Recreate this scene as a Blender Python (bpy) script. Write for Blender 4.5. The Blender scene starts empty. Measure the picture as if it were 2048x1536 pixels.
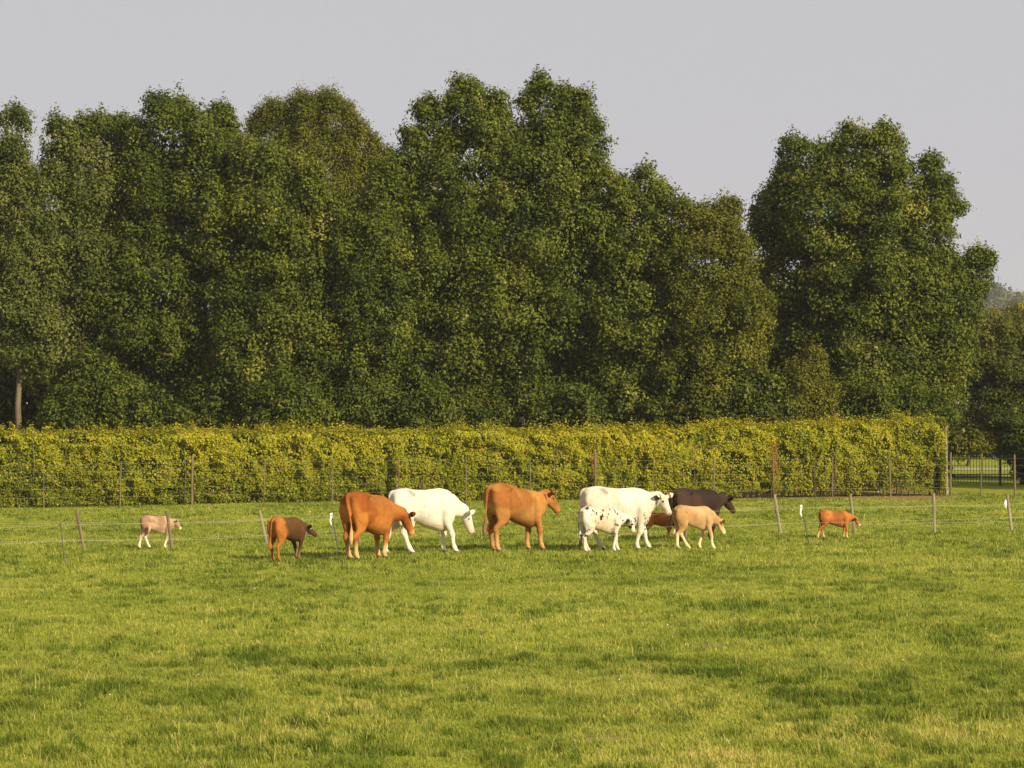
import bpy, math, random
import numpy as np
from mathutils import Vector, Matrix

# ------------------------------------------------------------------ camera, sky, sun, exposure
scene = bpy.context.scene
COL = scene.collection
CAM_H, F_PX, CX, HY = 3.0, 5700.0, 1024.0, 810.0      # eye height, focal length and horizon of the 2048 x 1536 photograph
cam = bpy.data.cameras.new('camera')
cam.sensor_width = 36.0
cam.lens = 36.0 * F_PX / 2048.0
cam.clip_end = 5000.0
cam.clip_start = 0.5
cam_ob = bpy.data.objects.new('camera', cam)
COL.objects.link(cam_ob)
cam_ob.location = (0, 0, CAM_H)
cam_ob.rotation_euler = (math.radians(90) + math.atan((HY - 768.0) / F_PX), 0, 0)
scene.camera = cam_ob

SUN_AZ = math.radians(42)       # to the right of straight behind the camera
SUN_EL = math.radians(27)
sun_dir = Vector((math.sin(SUN_AZ) * math.cos(SUN_EL), -math.cos(SUN_AZ) * math.cos(SUN_EL), math.sin(SUN_EL)))
sl = bpy.data.lights.new('sun', 'SUN')
sl.energy = 5.0
sl.angle = math.radians(0.6)
sl.color = (1.0, 0.86, 0.60)
so = bpy.data.objects.new('sun', sl)
COL.objects.link(so)
so.rotation_euler = sun_dir.to_track_quat('Z', 'Y').to_euler()

world = bpy.data.worlds.new('World')
scene.world = world
world.use_nodes = True
nt = world.node_tree
nt.nodes.clear()
sky = nt.nodes.new('ShaderNodeTexSky')
sky.sky_type = 'NISHITA'
sky.sun_disc = False
sky.sun_elevation = SUN_EL
sky.sun_rotation = math.atan2(sun_dir.x, sun_dir.y)
sky.air_density = 1.0
sky.dust_density = 4.0
sky.ozone_density = 1.0
veil = nt.nodes.new('ShaderNodeMix'); veil.data_type = 'RGBA'      # thin high overcast over the blue
veil.inputs[0].default_value = 0.94
veil.inputs[7].default_value = (3.97, 3.90, 4.11, 1)
bg = nt.nodes.new('ShaderNodeBackground')
bg.inputs['Strength'].default_value = 0.1
wo = nt.nodes.new('ShaderNodeOutputWorld')
nt.links.new(sky.outputs[0], veil.inputs[6])
nt.links.new(veil.outputs[2], bg.inputs['Color'])
nt.links.new(bg.outputs[0], wo.inputs['Surface'])

scene.view_settings.view_transform = 'Standard'
scene.view_settings.look = 'None'
scene.view_settings.exposure = 0.5
scene.view_settings.gamma = 1.0

# ------------------------------------------------------------------ helpers
def to_world(px, py, D):
    return Vector(((px - CX) * D / F_PX, D, CAM_H + (HY - py) * D / F_PX))

def dist_of(py):                       # distance of flat ground seen at that row
    return CAM_H * F_PX / (py - HY)

def hash2(ix, iy, seed):
    h = (ix.astype(np.int64) * 374761393 + iy.astype(np.int64) * 668265263 + seed * 974634777) & 0xFFFFFFFF
    h = ((h ^ (h >> 13)) * 1274126177) & 0xFFFFFFFF
    h = (h ^ (h >> 16)) & 0xFFFFFF
    return h / float(0xFFFFFF)

def vn(x, y, seed=0):
    x = np.asarray(x, float); y = np.asarray(y, float)
    ix = np.floor(x); iy = np.floor(y)
    fx = x - ix; fy = y - iy
    fx = fx * fx * (3 - 2 * fx); fy = fy * fy * (3 - 2 * fy)
    a = hash2(ix, iy, seed); b = hash2(ix + 1, iy, seed)
    c = hash2(ix, iy + 1, seed); d = hash2(ix + 1, iy + 1, seed)
    return (a * (1 - fx) + b * fx) * (1 - fy) + (c * (1 - fx) + d * fx) * fy

def fbm(x, y, seed=0, o=3):
    s = 0; a = 1.0; t = 0
    for i in range(o):
        s = s + a * vn(np.asarray(x) * 2 ** i, np.asarray(y) * 2 ** i, seed + i * 17); t += a; a *= 0.5
    return s / t

def sstep(a, b, x):
    t = np.clip((x - a) / (b - a), 0, 1)
    return t * t * (3 - 2 * t)

def mesh_np(name, V, loops, starts):
    me = bpy.data.meshes.new(name)
    me.vertices.add(len(V)); me.vertices.foreach_set('co', np.asarray(V, np.float32).ravel())
    me.loops.add(len(loops)); me.loops.foreach_set('vertex_index', np.asarray(loops, np.int32))
    me.polygons.add(len(starts)); me.polygons.foreach_set('loop_start', np.asarray(starts, np.int32))
    me.update(calc_edges=True)
    return me

def fattr(me, name, vals, domain='FACE'):
    a = me.attributes.new(name, 'FLOAT', domain)
    a.data.foreach_set('value', np.asarray(vals, np.float32))

def link(name, me, mat=None, parent=None, loc=None):
    o = bpy.data.objects.new(name, me)
    COL.objects.link(o)
    if mat is not None and me is not None:
        me.materials.clear(); me.materials.append(mat)
    if parent is not None: o.parent = parent
    if loc is not None: o.location = loc
    return o

def tag(o, label=None, cat=None, group=None, kind=None):
    if label: o['label'] = label
    if cat: o['category'] = cat
    if group: o['group'] = group
    if kind: o['kind'] = kind
    return o

class MB:
    """collects tubes and boxes into one mesh"""
    def __init__(s): s.v = []; s.f = []
    def tube(s, pts, rads, seg=8, lat=None):
        pts = [Vector(p) for p in pts]
        n0 = len(s.v)
        for i, p in enumerate(pts):
            a = pts[max(i - 1, 0)]; b = pts[min(i + 1, len(pts) - 1)]
            t = (b - a).normalized()
            u = Vector(lat) if lat else (Vector((0, 1, 0)) if abs(t.y) < 0.9 else Vector((1, 0, 0)))
            u = (u - t * u.dot(t)).normalized(); w = t.cross(u)
            r = rads[i] if hasattr(rads, '__len__') else rads
            ra, rb = (r if hasattr(r, '__len__') else (r, r))
            for k in range(seg):
                an = 2 * math.pi * k / seg
                s.v.append(tuple(p + w * math.cos(an) * ra + u * math.sin(an) * rb))
        for i in range(len(pts) - 1):
            for k in range(seg):
                k2 = (k + 1) % seg
                s.f.append((n0 + i * seg + k, n0 + i * seg + k2, n0 + (i + 1) * seg + k2, n0 + (i + 1) * seg + k))
        s.f.append(tuple(n0 + k for k in range(seg))[::-1])
        s.f.append(tuple(n0 + (len(pts) - 1) * seg + k for k in range(seg)))
        return s
    def box(s, c, d, rz=0.0):
        n = len(s.v); cx, cy, cz = c; dx, dy, dz = d[0] / 2, d[1] / 2, d[2] / 2
        for x, y, z in ((-1,-1,-1),(1,-1,-1),(1,1,-1),(-1,1,-1),(-1,-1,1),(1,-1,1),(1,1,1),(-1,1,1)):
            X = x * dx; Y = y * dy
            s.v.append((cx + X * math.cos(rz) - Y * math.sin(rz), cy + X * math.sin(rz) + Y * math.cos(rz), cz + z * dz))
        for f in ((3,2,1,0),(4,5,6,7),(0,1,5,4),(1,2,6,5),(2,3,7,6),(3,0,4,7)): s.f.append(tuple(n + i for i in f))
        return s
    def mesh(s, name, smooth=True):
        me = bpy.data.meshes.new(name); me.from_pydata(s.v, [], s.f); me.update()
        if smooth: me.polygons.foreach_set('use_smooth', [True] * len(me.polygons))
        return me

# ------------------------------------------------------------------ materials
def new_mat(name):
    m = bpy.data.materials.new(name); m.use_nodes = True
    n = m.node_tree; n.nodes.clear()
    out = n.nodes.new('ShaderNodeOutputMaterial')
    return m, n, out

def ramp(n, stops):
    r = n.nodes.new('ShaderNodeValToRGB')
    while len(r.color_ramp.elements) < len(stops): r.color_ramp.elements.new(0.5)
    for e, (p, c) in zip(r.color_ramp.elements, stops): e.position = p; e.color = (*c, 1)
    return r

def attr(n, name):
    a = n.nodes.new('ShaderNodeAttribute'); a.attribute_name = name; a.attribute_type = 'GEOMETRY'
    return a

def leaf_mat(name, stops, transl=0.28, rough=0.6, spec=0.09, scale=0.5, amount=0.35):
    """leaf colour follows the leaf's own tint, plus broad patches of greener and yellower growth"""
    m, n, out = new_mat(name)
    a = attr(n, 'tint')
    geo = n.nodes.new('ShaderNodeNewGeometry')
    nz = n.nodes.new('ShaderNodeTexNoise'); nz.inputs['Scale'].default_value = scale; nz.inputs['Detail'].default_value = 2
    n.links.new(geo.outputs['Position'], nz.inputs['Vector'])
    ma = n.nodes.new('ShaderNodeMath'); ma.operation = 'MULTIPLY_ADD'
    n.links.new(nz.outputs[0], ma.inputs[0]); ma.inputs[1].default_value = amount * 2; ma.inputs[2].default_value = -amount
    ad = n.nodes.new('ShaderNodeMath'); ad.operation = 'ADD'; ad.use_clamp = True
    n.links.new(a.outputs['Fac'], ad.inputs[0]); n.links.new(ma.outputs[0], ad.inputs[1])
    r = ramp(n, stops); n.links.new(ad.outputs[0], r.inputs[0])
    p = n.nodes.new('ShaderNodeBsdfPrincipled')
    p.inputs['Roughness'].default_value = rough; p.inputs['Specular IOR Level'].default_value = spec
    n.links.new(r.outputs[0], p.inputs['Base Color'])
    t = n.nodes.new('ShaderNodeBsdfTranslucent'); n.links.new(r.outputs[0], t.inputs['Color'])
    mx = n.nodes.new('ShaderNodeMixShader'); mx.inputs[0].default_value = transl
    n.links.new(p.outputs[0], mx.inputs[1]); n.links.new(t.outputs[0], mx.inputs[2])
    n.links.new(mx.outputs[0], out.inputs['Surface'])
    return m

def noise_mat(name, c1, c2, scale=8.0, rough=0.85, stretch=(1, 1, 1), bump=0.0, coord='Object', metallic=0.0):
    m, n, out = new_mat(name)
    tc = n.nodes.new('ShaderNodeTexCoord'); mp = n.nodes.new('ShaderNodeMapping'); mp.inputs['Scale'].default_value = stretch
    n.links.new(tc.outputs[coord], mp.inputs[0])
    nz = n.nodes.new('ShaderNodeTexNoise'); nz.inputs['Scale'].default_value = scale; nz.inputs['Detail'].default_value = 5
    n.links.new(mp.outputs[0], nz.inputs['Vector'])
    r = ramp(n, [(0.3, c1), (0.7, c2)]); n.links.new(nz.outputs[0], r.inputs[0])
    p = n.nodes.new('ShaderNodeBsdfPrincipled'); p.inputs['Roughness'].default_value = rough
    p.inputs['Specular IOR Level'].default_value = 0.2; p.inputs['Metallic'].default_value = metallic
    n.links.new(r.outputs[0], p.inputs['Base Color'])
    if bump:
        b = n.nodes.new('ShaderNodeBump'); b.inputs['Strength'].default_value = bump; b.inputs['Distance'].default_value = 0.02
        n.links.new(nz.outputs[0], b.inputs['Height']); n.links.new(b.outputs[0], p.inputs['Normal'])
    n.links.new(p.outputs[0], out.inputs['Surface'])
    return m

M = {}
M['oak'] = leaf_mat('oak_leaves', [(0.0, (0.028, 0.048, 0.007)), (0.4, (0.086, 0.115, 0.014)), (0.75, (0.165, 0.180, 0.024)), (1.0, (0.280, 0.268, 0.050))])
M['poplar'] = leaf_mat('poplar_leaves', [(0.0, (0.040, 0.064, 0.012)), (0.5, (0.118, 0.138, 0.028)), (1.0, (0.270, 0.262, 0.075))], transl=0.3)
M['beech'] = leaf_mat('hornbeam_leaves', [(0.0, (0.042, 0.062, 0.008)), (0.5, (0.128, 0.138, 0.016)), (1.0, (0.270, 0.240, 0.034))], transl=0.3)
M['shrub'] = leaf_mat('shrub_leaves', [(0.0, (0.030, 0.052, 0.007)), (0.5, (0.088, 0.118, 0.013)), (1.0, (0.200, 0.210, 0.034))], transl=0.3)
M['autumn'] = leaf_mat('autumn_leaves', [(0.0, (0.042, 0.064, 0.010)), (0.5, (0.118, 0.135, 0.020)), (1.0, (0.260, 0.225, 0.034))], transl=0.3)
M['hedge'] = leaf_mat('hedge_leaves', [(0.0, (0.100, 0.135, 0.014)), (0.3, (0.200, 0.220, 0.018)), (0.6, (0.370, 0.355, 0.024)), (0.85, (0.530, 0.460, 0.032)), (1.0, (0.440, 0.250, 0.040))], transl=0.3, scale=0.9, amount=0.30)
M['bark'] = noise_mat('bark', (0.085, 0.066, 0.042), (0.18, 0.14, 0.09), 6, 0.9, (1, 1, 0.25), 0.6)
M['dark_bark'] = noise_mat('dark_bark', (0.05, 0.04, 0.026), (0.115, 0.09, 0.06), 6, 0.9, (1, 1, 0.25), 0.6)
M['wood'] = noise_mat('post_wood', (0.10, 0.078, 0.045), (0.22, 0.17, 0.10), 14, 0.85, (1, 1, 0.15), 0.4)
M['wood_grey'] = noise_mat('weathered_post', (0.17, 0.145, 0.095), (0.33, 0.28, 0.19), 14, 0.85, (1, 1, 0.15), 0.4)
M['plastic'] = noise_mat('dark_plastic', (0.05, 0.06, 0.06), (0.10, 0.11, 0.11), 20, 0.5)
M['wire'] = noise_mat('wire', (0.32, 0.30, 0.22), (0.48, 0.45, 0.34), 3, 0.6)
M['steel_wire'] = noise_mat('fence_wire', (0.16, 0.14, 0.08), (0.28, 0.24, 0.15), 3, 0.6)
M['iron'] = noise_mat('painted_iron', (0.012, 0.015, 0.014), (0.025, 0.03, 0.028), 10, 0.55)
M['white'] = noise_mat('white_plastic', (0.70, 0.72, 0.74), (0.82, 0.84, 0.85), 12, 0.5)
M['rust'] = noise_mat('dock_seed', (0.22, 0.07, 0.02), (0.36, 0.14, 0.05), 40, 0.9)
M['yellow_tag'] = noise_mat('ear_tag_plastic', (0.75, 0.70, 0.45), (0.85, 0.80, 0.6), 12, 0.5)

# ------------------------------------------------------------------ ground
def gz(x, y):
    """gentle unevenness of a grazed pasture"""
    x = np.asarray(x, float); y = np.asarray(y, float)
    fade = 1 - sstep(96, 130, y)
    return ((fbm(x * 0.13, y * 0.10, 3, 2) - 0.5) * 0.14 + (fbm(x * 0.9, y * 0.7, 9, 2) - 0.5) * 0.09 * sstep(60, 25, y) ) * fade

HX0, HY0, HX1, HY1 = -17.5, 82.4, 14.35, 94.5          # foot of the hedge front, left to right
def hedge_y(x): return HY0 + (np.asarray(x) - HX0) * (HY1 - HY0) / (HX1 - HX0)

def soil_mask(x, y):
    """bare brown earth along the foot of the hedge and by the gate"""
    d = y - hedge_y(x)
    w = 0.35 + 1.0 * sstep(6, 12, x) + 0.9 * (vn(x * 0.7, 0 * x, 5) - 0.4)
    strip = sstep(-w - 0.5, -w + 0.3, d) * sstep(15.5, 14.0, x) * (0.25 + .75 * sstep(1, 6, x))
    mound = np.exp(-(((x - 13.0) / 1.6) ** 2 + ((y - 92.5) / 2.0) ** 2)) * 1.3
    spots = 0 * x
    for px, py, rx, ry in ((1190, 1478, 0.34, 0.30), (1310, 1450, 0.4, 0.2), (1720, 1330, 0.45, 0.4), (1700, 1395, 0.5, 0.25), (520, 1332, 0.25, 0.6), (425, 1316, 0.14, 0.3), (700, 1425, 0.5, 0.25), (1430, 1290, .5, .4)):
        D = dist_of(py); X = (px - CX) * D / F_PX
        spots = np.maximum(spots, np.exp(-(((x - X) / rx) ** 2 + ((y - D) / ry) ** 2)) * 0.85)
    return np.clip(np.maximum(np.maximum(strip * 0.9, mound), spots) * (0.55 + 0.7 * fbm(x * 2.3, y * 1.6, 21, 2)), 0, 1)

def axis(lo, hi, step, far):
    a = list(np.arange(lo, hi + 1e-6, step)); s = step; v = hi
    while v < far: s *= 1.35; v += s; a.append(v)
    s = step; v = lo; pre = []
    while v > -far: s *= 1.35; v -= s; pre.append(v)
    return np.array(pre[::-1] + a)

gxs = axis(-22, 22, 0.22, 2600); gys = axis(16, 100, 0.22, 2600)
GX, GY = np.meshgrid(gxs, gys)
GZ = gz(GX, GY)
nx, ny = len(gxs), len(gys)
V = np.stack([GX.ravel(), GY.ravel(), GZ.ravel()], 1)
ii = np.arange(nx * ny).reshape(ny, nx)
Q = np.stack([ii[:-1, :-1], ii[:-1, 1:], ii[1:, 1:], ii[1:, :-1]], -1).reshape(-1, 4)
me = mesh_np('ground', V, Q.ravel(), np.arange(len(Q)) * 4)
me.polygons.foreach_set('use_smooth', [True] * len(Q))
fattr(me, 'soil', soil_mask(GX.ravel(), GY.ravel()), 'POINT')
m, n, out = new_mat('pasture_ground')
geo = n.nodes.new('ShaderNodeNewGeometry')
nz = n.nodes.new('ShaderNodeTexNoise'); nz.inputs['Scale'].default_value = 1.3; nz.inputs['Detail'].default_value = 8; nz.inputs['Roughness'].default_value = 0.7
n.links.new(geo.outputs['Position'], nz.inputs['Vector'])
r1 = ramp(n, [(0.3, (0.13, 0.16, 0.016)), (0.5, (0.22, 0.25, 0.025)), (0.7, (0.30, 0.30, 0.045))])
n.links.new(nz.outputs[0], r1.inputs[0])
nz2 = n.nodes.new('ShaderNodeTexNoise'); nz2.inputs['Scale'].default_value = 5; nz2.inputs['Detail'].default_value = 6
n.links.new(geo.outputs['Position'], nz2.inputs['Vector'])
r2 = ramp(n, [(0.3, (0.13, 0.075, 0.035)), (0.7, (0.34, 0.22, 0.12))]); n.links.new(nz2.outputs[0], r2.inputs[0])
mx = n.nodes.new('ShaderNodeMix'); mx.data_type = 'RGBA'
sa = attr(n, 'soil'); n.links.new(sa.outputs['Fac'], mx.inputs[0]); n.links.new(r1.outputs[0], mx.inputs[6]); n.links.new(r2.outputs[0], mx.inputs[7])
p = n.nodes.new('ShaderNodeBsdfPrincipled'); p.inputs['Roughness'].default_value = 0.95; p.inputs['Specular IOR Level'].default_value = 0.05
bp = n.nodes.new('ShaderNodeBump'); bp.inputs['Strength'].default_value = 0.8; bp.inputs['Distance'].default_value = 0.05
n.links.new(nz2.outputs[0], bp.inputs['Height']); n.links.new(bp.outputs[0], p.inputs['Normal'])
n.links.new(mx.outputs[2], p.inputs['Base Color']); n.links.new(p.outputs[0], out.inputs['Surface'])
tag(link('ground', me, m), kind='structure')

# sandy track crossing behind the iron gate
me = bpy.data.meshes.new('path')
me.from_pydata([(-60, 131.0, 0.02), (60, 131.0, 0.02), (60, 134.5, 0.02), (-60, 134.5, 0.02)], [], [(0, 1, 2, 3)])
tag(link('path', me, noise_mat('sand_track', (0.30, 0.25, 0.17), (0.42, 0.36, 0.25), 3, 0.95)), kind='structure')

# ------------------------------------------------------------------ grass (one mass of blades)
rng = np.random.default_rng(11)
TUFTS = [  # px, py, radius x (m), radius y (m), strength : ranker, darker tufts seen in the photograph
    (1712, 1138, 0.55, 1.5, 1.3), (1780, 1150, 0.25, 0.5, 0.8), (1640, 1408, 0.40, 0.55, 1.5), (1560, 1400, 0.25, 0.3, 0.9),
    (440, 1412, 0.55, 0.7, 1.2), (400, 1395, 0.8, 0.6, 0.7), (500, 1300, 0.5, 0.8, 1.0), (530, 1335, 0.30, 0.4, 1.2), (570, 1495, 0.28, 0.25, 1.2),
    (340, 1480, 0.5, 0.4, 0.8), (820, 1388, 0.55, 0.5, 1.0), (1050, 1325, 0.25, 0.6, 1.2), (1450, 1352, 0.28, 0.6, 1.2),
    (1400, 1270, 0.6, 0.9, 1.0), (1640, 1275, 0.30, 0.6, 1.0), (1690, 1275, 0.25, 0.5, 1.0), (1250, 1170, 0.5, 1.0, 0.8), (1360, 1158, 0.7, 1.0, 0.8),
    (1630, 1200, 0.4, 0.8, 1.0), (30, 1430, 0.4, 0.4, 1.2), (150, 1430, 0.2, 0.2, 1.0), (750, 1182, 0.5, 0.8, 0.8), (540, 1210, 0.25, 0.5, 1.0),
    (450, 1230, 0.5, 0.6, 0.7), (1190, 1415, 0.7, 0.6, 0.8), (1030, 1455, 0.35, 0.4, 1.1), (1600, 1500, 0.5, 0.5, 0.7), (1980, 1110, 0.6, 1.2, 0.7),
    (940, 1265, 0.3, 0.5, 0.9), (1880, 1230, 0.5, 0.7, 0.9), (960, 1500, 0.35, 0.3, 0.8), (90, 1165, 0.9, 1.2, 0.4), (1275, 1240, 0.3, 0.5, 0.8),
    (960, 1340, 0.4, 0.5, 0.9), (1480, 1245, 0.3, 0.5, 0.9), (1935, 1310, 0.3, 0.5, 0.8), (1470, 1470, 0.3, 0.3, 0.8), (1750, 1255, .5, .6, .7),
    (600, 1115, 0.3, 0.7, 0.5), (1390, 1125, 0.25, 0.6, 0.9), (1545, 1035, .4, 1.2, .9), (60, 1400, .3, .3, .7), (1820, 1500, .5, .4, .6)]
def tuft_field(x, y):
    t = 0 * x
    for px, py, rx, ry, s in TUFTS:
        D = dist_of(py); X = (px - CX) * D / F_PX
        wob = 0.6 + 0.8 * vn(x * 5 + px, y * 4, 77)
        t = np.maximum(t, s * np.exp(-(((x - X) / (rx * .72)) ** 2 + ((y - D) / (ry * .6)) ** 2)) * wob * .85)
    a = fbm(x * 0.9, y * 0.55, 41, 3)
    t = np.maximum(t, sstep(0.68, 0.84, a) * 0.35)
    b = fbm(x * 2.6 + 9, y * 2.0, 55, 2)
    t = np.maximum(t, sstep(0.62, 0.82, b) * 0.65)
    c = vn(x * 5.5 + 3, y * 3.6, 57) * (0.6 + .8 * vn(x * .6, y * .4, 58))
    t = np.maximum(t, sstep(0.72, 0.95, c) * 0.8)
    return np.clip(t, 0, 1.4)

def make_blades(y0, y1, dens, wscale, seed):
    rg = np.random.default_rng(seed)
    half = lambda y: y * 1024 / F_PX * 1.04 + 3.6
    area = 0.5 * (2 * half(y0) + 2 * half(y1)) * (y1 - y0)
    N = int(area * dens)
    # rejection for a trapezoid
    yy = rg.uniform(y0, y1, int(N * 1.5)); keep = rg.random(len(yy)) < half(yy) / half(y1); yy = yy[keep][:N]
    xx = rg.uniform(-1, 1, len(yy)) * half(yy)
    # gather part of the blades into small bunches
    bx = np.round(xx / 0.09 + rg.normal(0, .3, len(xx))) * 0.09; by = np.round(yy / 0.09 + rg.normal(0, .3, len(yy))) * 0.09
    k = rg.random(len(xx)) < 0.45
    jx = (hash2(np.round(bx / .09), np.round(by / .09), 4) - .5) * .08; jy = (hash2(np.round(bx / .09), np.round(by / .09), 5) - .5) * .08
    xx = np.where(k, bx + jx + rg.normal(0, .012, len(xx)), xx); yy = np.where(k, by + jy + rg.normal(0, .012, len(yy)), yy)
    so_ = soil_mask(xx, yy)
    ok = (rg.random(len(xx)) > so_ * 0.95) & (yy < hedge_y(xx) + 0.3 + 40 * (xx > 14.2))
    xx = xx[ok]; yy = yy[ok]; n = len(xx)
    t = tuft_field(xx, yy)
    dry = sstep(0.47, 0.72, fbm(xx * 0.75 + 4, yy * 0.5, 61, 3)) * (0.20 + 0.32 * sstep(48, 26, yy))
    dry = dry * (1 - 0.8 * np.clip(t, 0, 1))
    hn = 0.5 * fbm(xx * 1.4, yy * 1.0, 31, 2) + 0.5 * sstep(.3, .7, vn(xx * 5.5, yy * 4.5, 32))
    h = (0.026 + 0.020 * sstep(49, 54, yy) * sstep(70, 64, yy) + 0.036 * hn * (0.55 + 0.75 * sstep(50, 24, yy)) + 0.080 * t * (0.55 + 0.45 * sstep(60, 30, yy)) + 0.02 * dry) * rg.uniform(0.5, 1.35, n)
    seedstalk = rg.random(n) < 0.012 * (0.3 + dry)
    h = np.where(seedstalk, h * 2.2, h)
    w = rg.uniform(0.0030, 0.0058, n) * wscale
    w = np.where(seedstalk, w * 0.6, w)
    az = rg.uniform(0, 2 * np.pi, n); lean = rg.uniform(0.1, 0.95, n) ** 1.2 * h
    lx = np.cos(az) * lean - 0.12 * h; ly = np.sin(az) * lean
    fa = rg.uniform(0, np.pi, n)
    wx = np.cos(fa) * w; wy = np.sin(fa) * w
    z = gz(xx, yy) - 0.006
    B = np.stack([xx, yy, z], 1)
    Wd = np.stack([wx, wy, 0 * wx], 1)
    mid = B + np.stack([lx * 0.38, ly * 0.38, h * 0.6], 1)
    tip = B + np.stack([lx * 1.05, ly * 1.05, h * 1.0 - 0.25 * lean], 1)
    Vb = np.stack([B - Wd, B + Wd, mid + Wd * 0.8, mid - Wd * 0.8, tip], 1).reshape(-1, 3)
    tint = np.clip(0.38 + rg.normal(0, 0.10, n) + 0.34 * dry * rg.uniform(0.3, 1.4, n) + 0.25 * (vn(xx * 0.5, yy * 0.35, 88) - .5) - 0.46 * np.clip(t, 0, 1) * rg.uniform(.6, 1.1, n) + 0.26 * (vn(xx * 4.0, yy * 3.0, 99) - .5) + 0.14 * (vn(xx * 1.3, yy * .8, 98) - .5), 0, 1)
    tint = np.where(rg.random(n) < 0.03 + 0.12 * dry, np.clip(tint + 0.4, 0, 1), tint)
    tint = np.where(seedstalk, 0.95, tint)
    return Vb, tint

parts = [make_blades(21.0, 34.0, 2100, 0.85, 1), make_blades(34.0, 50.0, 620, 1.15, 2), make_blades(50.0, 72.0, 330, 1.6, 3), make_blades(72.0, 97.0, 200, 2.4, 4)]
Vb = np.concatenate([a for a, b in parts]); tint = np.concatenate([b for a, b in parts]); nb = len(tint)
base = (np.arange(nb) * 5)[:, None]
loops = (base + np.array([0, 1, 2, 3, 3, 2, 4])).ravel()
starts = (np.arange(nb)[:, None] * 7 + np.array([0, 4])).ravel()
me = mesh_np('grass', Vb, loops, starts)
fattr(me, 'tint', np.repeat(tint, 2))
M['grass'] = leaf_mat('grass_blades', [(0.0, (0.078, 0.122, 0.014)), (0.2, (0.162, 0.210, 0.026)), (0.42, (0.280, 0.310, 0.050)), (0.65, (0.395, 0.390, 0.075)), (0.85, (0.540, 0.450, 0.140)), (1.0, (0.600, 0.480, 0.190))], transl=0.35, rough=0.6, spec=0.08, scale=0.35, amount=0.10)
go = link('grass', me, M['grass'])
tag(go, 'short sunlit pasture grass with darker tufts in the foreground and around the cattle', 'grass', kind='stuff')

# ------------------------------------------------------------------ foliage
def leaf_cloud(C, Nrm, size, tint, rg, droop=0.0, aspect=0.6, spread=0.9):
    n = len(C)
    r = rg.normal(0, 1, (n, 3)); r /= np.linalg.norm(r, axis=1)[:, None]
    nn = Nrm * 0.75 + r * spread + np.array([0, 0, 0.25]); nn /= np.linalg.norm(nn, axis=1)[:, None]
    q = rg.normal(0, 1, (n, 3)); q[:, 2] -= droop
    u = q - nn * (q * nn).sum(1)[:, None]; u /= np.linalg.norm(u, axis=1)[:, None]
    v = np.cross(nn, u)
    L = size[:, None]; W = L * aspect
    a = C - u * L * 0.5; b = C + v * W * 0.5 + nn * L * 0.10; c = C + u * L * 0.5 - nn * L * .05; d = C - v * W * 0.5 + nn * L * 0.10
    Vv = np.stack([a, b, c, d], 1).reshape(-1, 3)
    return Vv, tint

def quads(name, Vv, tint):
    nq = len(tint)
    me = mesh_np(name, Vv, np.arange(nq * 4), np.arange(nq) * 4)
    fattr(me, 'tint', tint)
    return me

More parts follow.
